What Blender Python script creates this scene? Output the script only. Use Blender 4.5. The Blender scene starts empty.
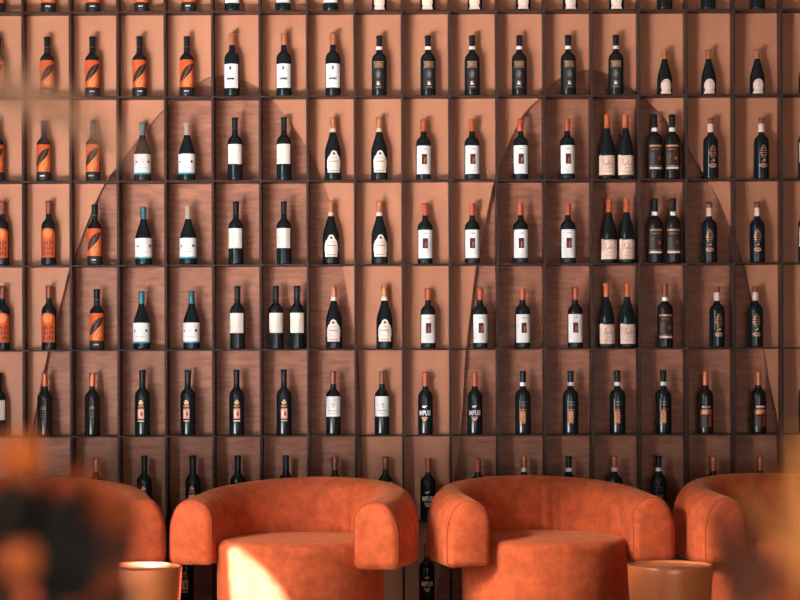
import bpy, bmesh, math, random
from mathutils import Vector, Matrix

random.seed(7)
S = bpy.context.scene
COL = S.collection
PI = math.pi

# ---------------------------------------------------------------- camera frame
F = 2000.0            # focal length in pixels of the 800x600 frame
D = 10.0              # camera to the front of the rack
VX, HY = 400.0, 362.0  # where the lens axis meets the frame
CZ = 1.25
ROLL = .0035           # the photograph leans a little
def unroll(px, py): return px + ROLL * (HY - py), py + ROLL * (px - VX)
def wx(px, y=0.0): return (px - VX) * (D + y) / F
def wz(py, y=0.0): return CZ - (py - HY) * (D + y) / F

# ---------------------------------------------------------------- materials
def new_mat(name):
    m = bpy.data.materials.new(name); m.use_nodes = True
    nt = m.node_tree; nt.nodes.clear()
    out = nt.nodes.new('ShaderNodeOutputMaterial')
    b = nt.nodes.new('ShaderNodeBsdfPrincipled')
    nt.links.new(b.outputs[0], out.inputs[0])
    return m, nt, b
def plain(name, col, rough=0.5, metal=0.0, spec=0.25, coat=0.0, var=0.0, scale=40.0):
    m, nt, b = new_mat(name)
    b.inputs['Base Color'].default_value = (*col, 1)
    b.inputs['Roughness'].default_value = rough
    b.inputs['Metallic'].default_value = metal
    b.inputs['Specular IOR Level'].default_value = spec
    b.inputs['Coat Weight'].default_value = coat
    if var > 0:
        tc = nt.nodes.new('ShaderNodeTexCoord')
        n = nt.nodes.new('ShaderNodeTexNoise'); n.inputs['Scale'].default_value = scale
        nt.links.new(tc.outputs['Object'], n.inputs['Vector'])
        r = nt.nodes.new('ShaderNodeValToRGB')
        r.color_ramp.elements[0].position = 0.3; r.color_ramp.elements[1].position = 0.7
        r.color_ramp.elements[0].color = (*[c * (1 - var) for c in col], 1)
        r.color_ramp.elements[1].color = (*[min(1, c * (1 + var)) for c in col], 1)
        nt.links.new(n.outputs['Fac'], r.inputs[0]); nt.links.new(r.outputs[0], b.inputs['Base Color'])
    return m
def wood(name, dark, light, sx, sz, dist=1.5, rough=0.55, detail=5.0, bump=0.05, fine=0.0):
    m, nt, b = new_mat(name)
    L = nt.links.new
    tc = nt.nodes.new('ShaderNodeTexCoord')
    mp = nt.nodes.new('ShaderNodeMapping'); mp.inputs['Scale'].default_value = (sx, 8, sz)
    L(tc.outputs['Object'], mp.inputs['Vector'])
    n = nt.nodes.new('ShaderNodeTexNoise')
    n.inputs['Scale'].default_value = 1.0; n.inputs['Detail'].default_value = detail
    n.inputs['Distortion'].default_value = dist; n.inputs['Roughness'].default_value = 0.6
    L(mp.outputs[0], n.inputs['Vector'])
    r = nt.nodes.new('ShaderNodeValToRGB')
    r.color_ramp.elements[0].position = 0.32; r.color_ramp.elements[1].position = 0.68
    r.color_ramp.elements[0].color = (*dark, 1); r.color_ramp.elements[1].color = (*light, 1)
    L(n.outputs['Fac'], r.inputs[0])
    L(r.outputs[0], b.inputs['Base Color'])
    if fine > 0:
        n2 = nt.nodes.new('ShaderNodeTexNoise'); n2.inputs['Scale'].default_value = 1.0
        n2.inputs['Detail'].default_value = 3
        mp2 = nt.nodes.new('ShaderNodeMapping'); mp2.inputs['Scale'].default_value = (sx * 3, 8, sz * 6)
        L(tc.outputs['Object'], mp2.inputs['Vector']); L(mp2.outputs[0], n2.inputs['Vector'])
        mx = nt.nodes.new('ShaderNodeMix'); mx.data_type = 'RGBA'; mx.blend_type = 'MULTIPLY'
        mx.inputs[0].default_value = fine
        r2 = nt.nodes.new('ShaderNodeValToRGB')
        r2.color_ramp.elements[0].position = 0.35; r2.color_ramp.elements[1].position = 0.6
        r2.color_ramp.elements[0].color = (.45, .42, .42, 1)
        L(n2.outputs['Fac'], r2.inputs[0])
        L(r.outputs[0], mx.inputs[6]); L(r2.outputs[0], mx.inputs[7]); L(mx.outputs[2], b.inputs['Base Color'])
    b.inputs['Roughness'].default_value = rough; b.inputs['Specular IOR Level'].default_value = .25
    bp = nt.nodes.new('ShaderNodeBump'); bp.inputs['Strength'].default_value = bump
    bp.inputs['Distance'].default_value = 0.002
    L(n.outputs['Fac'], bp.inputs['Height']); L(bp.outputs[0], b.inputs['Normal'])
    return m

M = {}
M['panel'] = wood('smooth_panel_wood', (.485, .180, .092), (.55, .215, .114), 3, 1.6, 0.6, .5, 3, .02)
M['ply'] = wood('grained_plywood', (.325, .112, .061), (.46, .170, .094), 3.2, 9, 1.1, .5, 6, .06, .5)
M['board'] = wood('dark_board', (.070, .029, .019), (.105, .044, .029), 3, 14, 1.0, .6, 4, .03)
M['edge'] = wood('dark_board_edge', (.034, .0150, .0105), (.050, .0215, .0150), 4, 4, 1.0, .65, 4, .03)
M['glass'] = plain('dark_bottle_glass', (.011, .014, .015), .13, 0, .3, .0)
M['glassb'] = plain('dark_brown_bottle_glass', (.017, .013, .011), .15, 0, .3, .0)
M['black'] = plain('black_foil', (.014, .012, .012), .34, 0, .25)
M['red'] = plain('red_foil', (.50, .085, .030), .36, .0, .5, .25)
M['redbrown'] = plain('red_brown_foil', (.27, .060, .026), .38, .0, .5, .2)
M['orangefoil'] = plain('orange_foil', (.60, .125, .040), .34, .15, .5, .2)
M['copper'] = plain('copper_foil', (.62, .22, .10), .32, .45, .5)
M['teal'] = plain('teal_foil', (.026, .13, .16), .35, .1, .5, .3)
M['greyteal'] = plain('grey_teal_foil', (.12, .155, .165), .38, .1, .5, .2)
M['beigefoil'] = plain('beige_foil', (.42, .29, .21), .4, .1, .5, .2)
M['white'] = plain('white_label_paper', (.84, .76, .70), .6, var=.04, scale=60)
M['cream'] = plain('cream_label_paper', (.82, .66, .55), .6, var=.05, scale=60)
M['pinkcream'] = plain('pink_cream_label_paper', (.80, .55, .42), .6, var=.07, scale=50)
M['pink'] = plain('salmon_label_paper', (.70, .33, .22), .6, var=.12, scale=50)
M['orange'] = plain('orange_label_paper', (.64, .095, .022), .55, var=.12, scale=25)
M['lorange'] = plain('light_orange_label_ink', (.85, .22, .060), .55, var=.1, scale=30)
M['ink'] = plain('black_label_ink', (.022, .017, .015), .5)
M['brownink'] = plain('brown_label_ink', (.052, .023, .016), .55, var=.2, scale=50)
M['greyink'] = plain('grey_label_ink', (.17, .15, .14), .55, var=.35, scale=120)
M['faint'] = plain('faint_grey_label_ink', (.075, .062, .060), .55, var=.3, scale=120)
M['bronze'] = plain('bronze_label_ink', (.33, .17, .095), .4, .3, var=.3, scale=110)
M['plate'] = plain('bronze_orange_label_paper', (.58, .17, .055), .5, var=.25, scale=70)
M['gold'] = plain('gold_label_ink', (.62, .33, .14), .4, .35, var=.25, scale=120)
M['redink'] = plain('red_label_ink', (.38, .045, .025), .5)
M['darkred'] = plain('dark_red_label_ink', (.14, .022, .016), .5)
M['tealink'] = plain('teal_label_ink', (.06, .33, .38), .5)
M['greyblue'] = plain('grey_blue_label_ink', (.17, .23, .27), .5)

def velvet(name):
    m, nt, b = new_mat(name); L = nt.links.new
    tc = nt.nodes.new('ShaderNodeTexCoord')
    n = nt.nodes.new('ShaderNodeTexNoise'); n.inputs['Scale'].default_value = 17; n.inputs['Detail'].default_value = 10
    n.inputs['Roughness'].default_value = .65
    L(tc.outputs['Object'], n.inputs['Vector'])
    r = nt.nodes.new('ShaderNodeValToRGB')
    r.color_ramp.elements[0].position = .3; r.color_ramp.elements[1].position = .7
    r.color_ramp.elements[0].color = (.39, .061, .018, 1); r.color_ramp.elements[1].color = (.71, .128, .042, 1)
    L(n.outputs['Fac'], r.inputs[0]); L(r.outputs[0], b.inputs['Base Color'])
    b.inputs['Roughness'].default_value = .85
    b.inputs['Specular IOR Level'].default_value = .2
    b.inputs['Sheen Weight'].default_value = .35
    b.inputs['Sheen Roughness'].default_value = .4
    b.inputs['Sheen Tint'].default_value = (1, .42, .2, 1)
    n2 = nt.nodes.new('ShaderNodeTexNoise'); n2.inputs['Scale'].default_value = 260; n2.inputs['Detail'].default_value = 2
    L(tc.outputs['Object'], n2.inputs['Vector'])
    bp = nt.nodes.new('ShaderNodeBump'); bp.inputs['Strength'].default_value = .25; bp.inputs['Distance'].default_value = .002
    L(n2.outputs['Fac'], bp.inputs['Height']); L(bp.outputs[0], b.inputs['Normal'])
    return m
M['velvet'] = velvet('orange_velvet')
M['piping'] = plain('orange_piping', (.30, .055, .018), .8)
M['table'] = plain('terracotta_lacquer', (.80, .22, .072), .34, .1, .35, .15, var=.08, scale=6)
M['tabletop'] = plain('pale_terracotta_top', (.70, .27, .12), .35, .1, .5, .3, var=.06, scale=6)
M['floor'] = wood('floor_boards', (.20, .10, .06), (.30, .16, .09), 2, 2, 1, .45, 4, .03)
M['plaster'] = plain('warm_plaster', (.40, .28, .22), .9, var=.06, scale=3)
M['darkleaf'] = plain('dark_leaf', (.013, .009, .007), .9, var=.3, scale=20)
M['petal'] = plain('orange_petal', (.72, .17, .035), .6, var=.25, scale=30)
M['petal2'] = plain('rust_petal', (.50, .10, .03), .6, var=.25, scale=30)
M['stem'] = plain('brown_stem', (.09, .042, .020), .85)
M['rustleaf'] = plain('rust_brown_dried_leaf', (.10, .027, .011), .85, var=.2, scale=20)
M['ochre'] = plain('ochre_dried_leaf', (.60, .19, .038), .6, var=.2, scale=20)
M['tan'] = plain('tan_plume', (.74, .42, .26), .8, var=.15, scale=20)
M['ceramic'] = plain('charcoal_ceramic', (.05, .045, .045), .4, var=.1, scale=10)
M['tablewood'] = wood('walnut', (.10, .045, .025), (.17, .08, .045), 3, 8, 1, .45, 4, .03)

# ---------------------------------------------------------------- helpers
def link(name, me, parent=None, mats=()):
    o = bpy.data.objects.new(name, me); COL.objects.link(o)
    for m in mats: me.materials.append(m)
    if parent is not None: o.parent = parent
    return o
def from_bm(name, bm, mats, parent=None, smooth=None):
    me = bpy.data.meshes.new(name); bm.normal_update(); bm.to_mesh(me); bm.free()
    if smooth is not None:
        me.polygons.foreach_set('use_smooth', [True] * len(me.polygons))
        if smooth < 179: me.set_sharp_from_angle(angle=math.radians(smooth))
    return link(name, me, parent, mats if isinstance(mats, (list, tuple)) else [mats])
def empty(name, loc, label, cat, group=None, rz=0.0):
    o = bpy.data.objects.new(name, None); COL.objects.link(o)
    o.location = loc; o.rotation_euler = (0, 0, rz); o.empty_display_size = .05
    o['label'] = label; o['category'] = cat
    if group: o['group'] = group
    return o
def add_box(bm, lo, hi, mi=0):
    v = [bm.verts.new((x, y, z)) for x in (lo[0], hi[0]) for y in (lo[1], hi[1]) for z in (lo[2], hi[2])]
    fs = [(0, 1, 3, 2), (4, 6, 7, 5), (0, 4, 5, 1), (2, 3, 7, 6), (0, 2, 6, 4), (1, 5, 7, 3)]
    return [bm.faces.new([v[i] for i in f]) for f in fs]
def add_lathe(bm, prof, n=32, cap0=True, cap1=True, mi=0, c=(0, 0)):
    rings = []
    for r, z in prof:
        rings.append([bm.verts.new((c[0] + r * math.cos(2 * PI * k / n), c[1] + r * math.sin(2 * PI * k / n), z)) for k in range(n)])
    for a, b in zip(rings, rings[1:]):
        for k in range(n):
            f = bm.faces.new((a[k], a[(k + 1) % n], b[(k + 1) % n], b[k])); f.material_index = mi
    if cap0: bm.faces.new(rings[0][::-1]).material_index = mi
    if cap1: bm.faces.new(rings[-1]).material_index = mi
def add_tube(bm, pts, rad, n=8, mi=0):
    pts = [Vector(p) for p in pts]
    rings = []
    for i, p in enumerate(pts):
        t = (pts[min(i + 1, len(pts) - 1)] - pts[max(i - 1, 0)]).normalized()
        u = t.cross(Vector((0, 0, 1)) if abs(t.z) < .95 else Vector((1, 0, 0))).normalized()
        v = t.cross(u)
        r = rad[i] if isinstance(rad, (list, tuple)) else rad
        rings.append([bm.verts.new(p + r * (u * math.cos(2 * PI * k / n) + v * math.sin(2 * PI * k / n))) for k in range(n)])
    for a, b in zip(rings, rings[1:]):
        for k in range(n):
            bm.faces.new((a[k], a[(k + 1) % n], b[(k + 1) % n], b[k])).material_index = mi
    bm.faces.new(rings[0][::-1]).material_index = mi; bm.faces.new(rings[-1]).material_index = mi

# ---------------------------------------------------------------- the room shell
def slab(name, lo, hi, mat):
    bm = bmesh.new(); add_box(bm, lo, hi)
    bmesh.ops.recalc_face_normals(bm, faces=bm.faces[:])
    o = from_bm(name, bm, mat); o['kind'] = 'structure'; return o
XL, XR, YF, YB, ZC = -3.85, 3.5, -12.0, .16, 3.95
slab('floor', (XL - .2, YF - .2, -.1), (XR + .2, YB + .2, 0), M['floor'])
slab('ceiling', (XL - .2, YF - .2, ZC), (XR + .2, YB + .2, ZC + .1), M['plaster'])
slab('wall_back', (XL - .2, YB, 0), (XR + .2, YB + .2, ZC), M['plaster'])
slab('wall_right', (XR, YF, 0), (XR + .2, YB, ZC), M['plaster'])
slab('wall_front', (XL - .2, YF - .2, 0), (XR + .2, YF, ZC), M['plaster'])

# ---------------------------------------------------------------- wine rack
BT, ST = .012, .008                       # upright and shelf thickness
YO, YA = .088, .122                       # depth of the smooth outer panel and of the arch panel
shelf_px = [10 + 85.15 * k + {2: -.8, 3: -1.7, 4: -2.0, 5: -.8}.get(k, 0) for k in range(-1, 8)]
shelf_z = {k - 1: wz(p) for k, p in enumerate(shelf_px)}   # top of shelf k; row k stands on shelf k
div_px = [23.5 + 47.44 * k for k in range(-1, 18)]
RX0, RX1 = wx(div_px[0]) - BT / 2, wx(div_px[-1]) + BT / 2
RTOP = shelf_z[-1]
rack = empty('wine_rack', ((RX0 + RX1) / 2, 0, 0), 'wall-wide wooden wine rack of dark square cubbies with two arches', 'wine rack')
def rack_part(name, bm, mats, smooth=None):
    bmesh.ops.translate(bm, verts=bm.verts[:], vec=-Vector(rack.location))
    return from_bm(name, bm, mats, rack, smooth)
for k, z in shelf_z.items():
    bm = bmesh.new(); add_box(bm, (RX0, .0006, z - ST), (RX1, YA, z))
    bmesh.ops.recalc_face_normals(bm, faces=bm.faces[:])
    for f in bm.faces: f.material_index = 1 if f.normal.y < -.5 else 0
    rack_part('shelf', bm, [M['board'], M['edge']])
for p in div_px:
    x = wx(p)
    bm = bmesh.new(); add_box(bm, (x - BT / 2, 0, 0), (x + BT / 2, YA, RTOP + .001))
    bmesh.ops.recalc_face_normals(bm, faces=bm.faces[:])
    for f in bm.faces: f.material_index = 1 if f.normal.y < -.5 else 0
    rack_part('upright', bm, [M['board'], M['edge']])

arch1 = [(25.5, 470), (31, 433), (47, 357), (59, 311), (69, 270.5), (81, 239), (93, 209), (105, 183.5), (123, 158.5), (144, 132), (163, 110),
         (178, 97.5), (194, 87), (202, 80.5), (211, 76.5), (221, 75), (234, 77), (247, 81.5), (259, 88), (268, 94.5), (281, 110), (296, 130), (308, 149),
         (317, 166), (323, 183), (329, 199), (337, 233), (343, 269.5), (350.5, 310), (357.5, 352), (360, 395), (361.5, 436)]
arch2 = [(459, 450), (460.4, 433.5), (463, 398), (465.6, 354), (469.6, 318.7), (476, 268), (483, 236), (492, 190), (501, 162.5), (511, 138), (523, 115.5), (532, 105),
         (539, 98.5), (546, 89.5), (555, 81), (567, 74), (580, 70.5), (591, 69.2), (606, 73), (620, 80.5), (634.6, 90.6), (642.5, 97), (657, 110.5), (671, 126),
         (690, 151), (703, 173), (717, 197), (730, 224), (741, 256), (749, 286), (757, 320), (763.5, 349), (770, 385), (778, 420)]
def smooth_line(pts, n=3):
    out = []
    for i in range(len(pts) - 1):
        p0 = pts[max(i - 1, 0)]; p1 = pts[i]; p2 = pts[i + 1]; p3 = pts[min(i + 2, len(pts) - 1)]
        for k in range(n):
            t = k / n
            out.append(tuple(.5 * (2 * p1[j] + (p2[j] - p0[j]) * t + (2 * p0[j] - 5 * p1[j] + 4 * p2[j] - p3[j]) * t * t
                                   + (3 * p1[j] - p0[j] - 3 * p2[j] + p3[j]) * t ** 3) for j in (0, 1)))
    out.append(pts[-1]); return out
def to_floor(pts):
    pts = smooth_line(pts)
    pts = [unroll(*p) for p in pts]
    q = [(wx(a, YO), wz(b, YO)) for a, b in pts]
    (x0, z0), (x1, z1) = q[0], q[1]
    return [(q[0][0] - .16 * z0, 0.0)] + q + [(q[-1][0] + (.03 if q[-1][0] < 1 else .12) * q[-1][1], 0.0)]
line1, line2 = to_floor(arch1), to_floor(arch2)
outline = [(RX0, 0)] + line1 + line2 + [(RX1, 0), (RX1, RTOP), (RX0, RTOP)]
bm = bmesh.new()
vs = [bm.verts.new((x, YO, z)) for x, z in outline]
f = bm.faces.new(vs)
r = bmesh.ops.extrude_face_region(bm, geom=[f])
bmesh.ops.translate(bm, verts=[v for v in r['geom'] if isinstance(v, bmesh.types.BMVert)], vec=(0, .016, 0))
bmesh.ops.triangulate(bm, faces=[g for g in bm.faces if len(g.verts) > 4], ngon_method='EAR_CLIP')
bmesh.ops.recalc_face_normals(bm, faces=bm.faces[:])
rack_part('back_panel', bm, M['panel'])
for ln in (line1, line2):
    xs = [p[0] for p in ln]; zs = [p[1] for p in ln]
    bm = bmesh.new(); add_box(bm, (max(RX0, min(xs) - .03), YA, 0), (min(RX1, max(xs) + .03), YA + .012, max(zs) + .04))
    bmesh.ops.recalc_face_normals(bm, faces=bm.faces[:])
    rack_part('arch_panel', bm, M['ply'])

# ---------------------------------------------------------------- bottles
def lathe_profile(kind, h, r):
    nk = .0145
    if kind == 'bordeaux':
        p = [(r * .90, 0), (r * .985, .003), (r, .010), (r, .580 * h), (r * .985, .610 * h), (r * .935, .640 * h), (r * .83, .667 * h), (r * .68, .690 * h),
             (nk * 1.36, .708 * h), (nk * 1.10, .728 * h), (nk, .758 * h), (nk * .97, .955 * h), (nk * 1.12, .958 * h), (nk * 1.12, .985 * h), (nk * .95, h)]
    elif kind == 'burgundy':
        p = [(r * .90, 0), (r * .985, .003), (r, .010), (r, .43 * h), (r * .975, .475 * h), (r * .90, .525 * h), (r * .78, .580 * h), (r * .64, .635 * h),
             (r * .50, .695 * h), (nk * 1.12, .755 * h), (nk, .80 * h), (nk * .98, .955 * h), (nk * 1.12, .958 * h), (nk * 1.12, .985 * h), (nk * .95, h)]
    else:  # small bottle with long sloping shoulders
        nk = .0125
        p = [(r * .90, 0), (r * .985, .003), (r, .010), (r, .33 * h), (r * .96, .40 * h), (r * .86, .48 * h), (r * .72, .56 * h), (r * .57, .64 * h),
             (r * .45, .71 * h), (nk * 1.08, .78 * h), (nk, .82 * h), (nk * .98, .93 * h), (nk * 1.25, .935 * h), (nk * 1.25, .985 * h), (nk * 1.05, h)]
    return p, nk
def radius_at(prof, z):
    for (r0, z0), (r1, z1) in zip(prof, prof[1:]):
        if z0 <= z <= z1 and z1 > z0: return r0 + (r1 - r0) * (z - z0) / (z1 - z0)
    return prof[-1][0]

class Label:
    """flat label shapes in (u = arc length, v = height), wrapped round the bottle"""
    def __init__(s, prof): s.prof = prof; s.bm = bmesh.new(); s.mats = []; s.layer = 0
    def _slot(s, m):
        if m not in s.mats: s.mats.append(m)
        return s.mats.index(m)
    def _wrap(s, b, m, off):
        mi = s._slot(m)
        us = [v.co.x for v in b.verts]; vs_ = [v.co.y for v in b.verts]
        u = math.floor(min(us) / .004) * .004
        while u < max(us):
            bmesh.ops.bisect_plane(b, geom=b.verts[:] + b.edges[:] + b.faces[:], plane_co=(u, 0, 0), plane_no=(1, 0, 0)); u += .004
        v = math.floor(min(vs_) / .012) * .012
        while v < max(vs_):
            bmesh.ops.bisect_plane(b, geom=b.verts[:] + b.edges[:] + b.faces[:], plane_co=(0, v, 0), plane_no=(0, 1, 0)); v += .012
        R = max(p[0] for p in s.prof)
        vm = {}
        for vert in b.verts:
            a = -PI / 2 + vert.co.x / R
            rr = radius_at(s.prof, vert.co.y) + off
            vm[vert] = s.bm.verts.new((rr * math.cos(a), rr * math.sin(a), vert.co.y))
        for f in b.faces:
            try:
                g = s.bm.faces.new([vm[q] for q in f.verts]); g.material_index = mi
            except ValueError: pass
        b.free()
    def poly(s, pts, m, lift=0):
        b = bmesh.new(); f = b.faces.new([b.verts.new((x, y, 0)) for x, y in pts])
        if f.normal.length == 0: f.normal_update()
        f.normal_update()
        if f.normal.z < 0: f.normal_flip()
        bmesh.ops.triangulate(b, faces=b.faces[:], ngon_method='EAR_CLIP') if len(pts) > 4 else None
        s._wrap(b, M[m], .0006 + .00022 * lift)
    def rect(s, u0, u1, v0, v1, m, lift=0): s.poly([(u0, v0), (u1, v0), (u1, v1), (u0, v1)], m, lift)
    def disc(s, u, v, a, b_, m, lift=0, n=18):
        s.poly([(u + a * math.cos(2 * PI * k / n), v + b_ * math.sin(2 * PI * k / n)) for k in range(n)], m, lift)
    def stroke(s, pts, w, m, lift=0):
        for (x0, y0), (x1, y1) in zip(pts, pts[1:]):
            d = Vector((x1 - x0, y1 - y0)); n = Vector((-d.y, d.x)).normalized() * w / 2
            s.poly([(x0 - n.x, y0 - n.y), (x1 - n.x, y1 - n.y), (x1 + n.x, y1 + n.y), (x0 + n.x, y0 + n.y)], m, lift)
    def text(s, txt, u, v, size, m, lift=0, sx=1.0, bold=0.0, shear=0.0):
        cu = bpy.data.curves.new('lettering', 'FONT'); cu.body = txt; cu.size = size; cu.align_x = 'CENTER'; cu.align_y = 'CENTER'
        cu.resolution_u = 2; cu.offset = bold; cu.shear = shear
        o = bpy.data.objects.new('lettering', cu); COL.objects.link(o)
        dg = bpy.context.evaluated_depsgraph_get()
        me = bpy.data.meshes.new_from_object(o.evaluated_get(dg))
        b = bmesh.new(); b.from_mesh(me)
        bpy.data.objects.remove(o); bpy.data.curves.remove(cu); bpy.data.meshes.remove(me)
        for q in b.verts: q.co = (q.co.x * sx + u, q.co.y + v, 0)
        bmesh.ops.recalc_face_normals(b, faces=b.faces[:])
        for f in b.faces:
            if f.normal.z < 0: f.normal_flip()
        s._wrap(b, M[m], .0006 + .00022 * lift)
    def build(s, name):
        me = bpy.data.meshes.new(name); s.bm.normal_update(); s.bm.to_mesh(me); s.bm.free()
        me.polygons.foreach_set('use_smooth', [True] * len(me.polygons))
        for m in s.mats: me.materials.append(m)
        return me

def make_proto(kind, h, r, glass, caps, draw, extra=None):
    """list of (part name, mesh); caps: (from, to, material, flare) as fractions of the height"""
    h += .006
    prof, nk = lathe_profile(kind, h, r)
    parts = []
    bm = bmesh.new(); add_lathe(bm, prof, 32)
    me = bpy.data.meshes.new('glass_body'); bm.normal_update(); bm.to_mesh(me); bm.free()
    me.polygons.foreach_set('use_smooth', [True] * len(me.polygons)); me.set_sharp_from_angle(angle=math.radians(50))
    me.materials.append(M[glass]); parts.append(('glass_body', me))
    for name, a, b_, mat in caps:
        bm = bmesh.new(); q = []
        zs = sorted({a * h, b_ * h} | {p[1] for p in prof if a * h < p[1] < b_ * h})
        q.append((radius_at(prof, a * h) + .0003, a * h - .0001))
        for z in zs: q.append((radius_at(prof, z) + .0009, z))
        if b_ >= 1: q.append((q[-1][0] * .9, h + .0012)); q.append((.002, h + .0014))
        add_lathe(bm, q, 28, False, b_ >= 1)
        me = bpy.data.meshes.new(name); bm.normal_update(); bm.to_mesh(me); bm.free()
        me.polygons.foreach_set('use_smooth', [True] * len(me.polygons)); me.set_sharp_from_angle(angle=math.radians(45))
        me.materials.append(M[mat]); parts.append((name, me))
    L = Label(prof); draw(L, h, r); parts.append(('label', L.build('label')))
    if extra:
        L = Label(prof); extra(L, h, r); parts.append(('lower_label', L.build('lower_label')))
    return parts
def deg(r, a): return r * math.radians(a)

# --- label artwork, one function per kind of bottle
def leaf_label(L, h, r):
    w = deg(r, 70); v0, v1 = .145 * h, .60 * h
    L.rect(-w, w, v0, v1, 'orange')
    L.poly([(-.8 * w * .55, v0 + .004), (.35 * w, v0 + .002), (.62 * w, v0 + .25 * (v1 - v0)), (.60 * w, v0 + .66 * (v1 - v0)), (.2 * w, v0 + .47 * (v1 - v0)), (-.35 * w, v0 + .18 * (v1 - v0))], 'lorange', 1)
    H = v1 - v0
    def P(a, b): return (a * w * .72, v0 + b * H)
    L.poly([P(-1.25, .16), P(-1.0, .36), P(-.60, .58), P(-.1, .74), P(.55, .84), P(1.25, .88), P(.95, .68), P(.50, .50), P(-.1, .36), P(-.70, .24)], 'ink', 2)
    L.stroke([P(-.3, .02), P(.15, .25), P(.65, .42), P(.9, .78)], .0016, 'ink', 2)
    L.stroke([P(.3, .02), P(.62, .22), P(.95, .52)], .0014, 'ink', 2)
    L.stroke([P(-.75, .18), P(-.1, .48), P(.80, .88)], .0010, 'lorange', 3)
def leaf_lower(L, h, r):
    w = deg(r, 80); L.rect(-w, w, .022 * h, .135 * h, 'ink')
    for k in range(6): L.rect(-.012 + .0042 * k, -.0092 + .0042 * k, .070 * h, (.088 + .006 * (k % 2)) * h, 'white', 1)
def zebra_label(L, h, r):
    w = deg(r, 62); v0, v1 = .115 * h, .50 * h
    arch = [(w * math.cos(t), v1 + .024 * math.sin(t)) for t in [PI * k / 14 for k in range(15)]]
    L.poly([(-w, v0), (w, v0)] + arch, 'orange')
    L.disc(0, v1 - .004, w * .62, .022, 'lorange', 1)
    rnd = random.Random(3)
    for k in range(15):
        u = (-.85 + .37 * (k % 5)) * w * .85 + rnd.uniform(-.002, .002); v = v0 + .012 + .026 * (k // 5) + rnd.uniform(-.003, .003)
        L.stroke([(u, v), (u + .006, v + .010), (u + .002, v + .019)], .0048, 'ink', 2)
def burgundy_white(L, h, r):
    w = deg(r, 84); L.rect(-w, w, .135 * h, .455 * h, 'white')
    L.rect(-w, w, .108 * h, .135 * h, 'tealink')
    L.rect(-.62 * w, -.42 * w, .30 * h, .335 * h, 'greyink', 1); L.rect(.42 * w, .62 * w, .30 * h, .345 * h, 'darkred', 1)
    L.disc(0, .335 * h, .011, .014, 'cream', 1)
    for k in range(7): L.rect(-.022 + .0065 * k, -.0175 + .0065 * k, .215 * h, .228 * h, 'pink', 1)
def tall_white(L, h, r):
    w = deg(r, 64); L.rect(-w, w, .125 * h, .505 * h, 'white')
    L.poly([(-.005, .41 * h), (.005, .41 * h), (.006, .45 * h), (.002, .475 * h), (-.002, .475 * h), (-.006, .45 * h)], 'greyink', 1)
    L.rect(-.009, .009, .375 * h, .381 * h, 'bronze', 1)
    for k in range(6): L.disc(-.016 + .0064 * k, (.268 + .008 * (k % 2)) * h, .0036, .0052, 'ink', 1, 8)
    L.rect(-.021, .021, .252 * h, .257 * h, 'greyink', 1)
def plain_cream(L, h, r):
    w = deg(r, 64); L.rect(-w, w, .255 * h, .57 * h, 'cream')
def bronze_black(L, h, r):
    w = deg(r, 46); L.rect(-w, w, .10 * h, .56 * h, 'ink')
    L.rect(-.8 * w, .8 * w, .47 * h, .545 * h, 'bronze', 1); L.rect(-w, w, .552 * h, .56 * h, 'gold', 1); L.rect(-w, w, .455 * h, .461 * h, 'gold', 1)
    L.disc(0, .345 * h, .015, .023, 'faint', 1); L.disc(0, .345 * h, .008, .013, 'greyink', 2)
    L.poly([(-.013, .165 * h), (.013, .165 * h), (.008, .20 * h), (.012, .215 * h), (0, .245 * h), (-.012, .225 * h), (-.007, .195 * h)], 'greyink', 1)
    L.poly([(-.008, .17 * h), (.006, .17 * h), (.004, .205 * h), (-.006, .222 * h)], 'cream', 2)
    L.rect(-.015, .015, .125 * h, .142 * h, 'bronze', 1)
def arched_cream(L, h, r):
    w = deg(r, 52)
    top = [(.98 * w, .30 * h), (.80 * w, .36 * h), (.50 * w, .40 * h), (.32 * w, .45 * h), (0, .468 * h)]
    pts = [(-.9 * w, .115 * h), (.9 * w, .115 * h), (.88 * w, .17 * h), (w, .21 * h)] + top + [(-a, b) for a, b in top[-2::-1]] + [(-w, .21 * h), (-.88 * w, .17 * h)]
    L.poly(pts, 'cream')
    L.disc(0, .415 * h, .0065, .0065, 'darkred', 1)
    for k in range(5): L.rect(-.013 + .0056 * k, -.0085 + .0056 * k, .345 * h, .352 * h, 'greyink', 1)
    for k in range(7): L.rect(-.021 + .0062 * k, -.016 + .0062 * k, .285 * h, .300 * h, 'bronze', 1)
    L.rect(-.02, .02, .20 * h, .205 * h, 'pink', 1); L.rect(-.023, .023, .135 * h, .155 * h, 'pink', 1)
def framed_white(L, h, r):
    w = deg(r, 66); L.rect(-w, w, .09 * h, .557 * h, 'white')
    L.rect(-.0135, .0135, .25 * h, .42 * h, 'redink', 1)
    L.rect(-.0120, .0120, .258 * h, .412 * h, 'brownink', 2)
    L.poly([(-.002, .272 * h), (.005, .272 * h), (.004, .32 * h), (.002, .35 * h), (.001, .375 * h), (-.001, .34 * h)], 'orange', 3)
    L.stroke([(.005, .36 * h), (.009, .31 * h)], .0015, 'pink', 3)
    L.rect(-.012, .012, .495 * h, .503 * h, 'greyink', 1)
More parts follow.
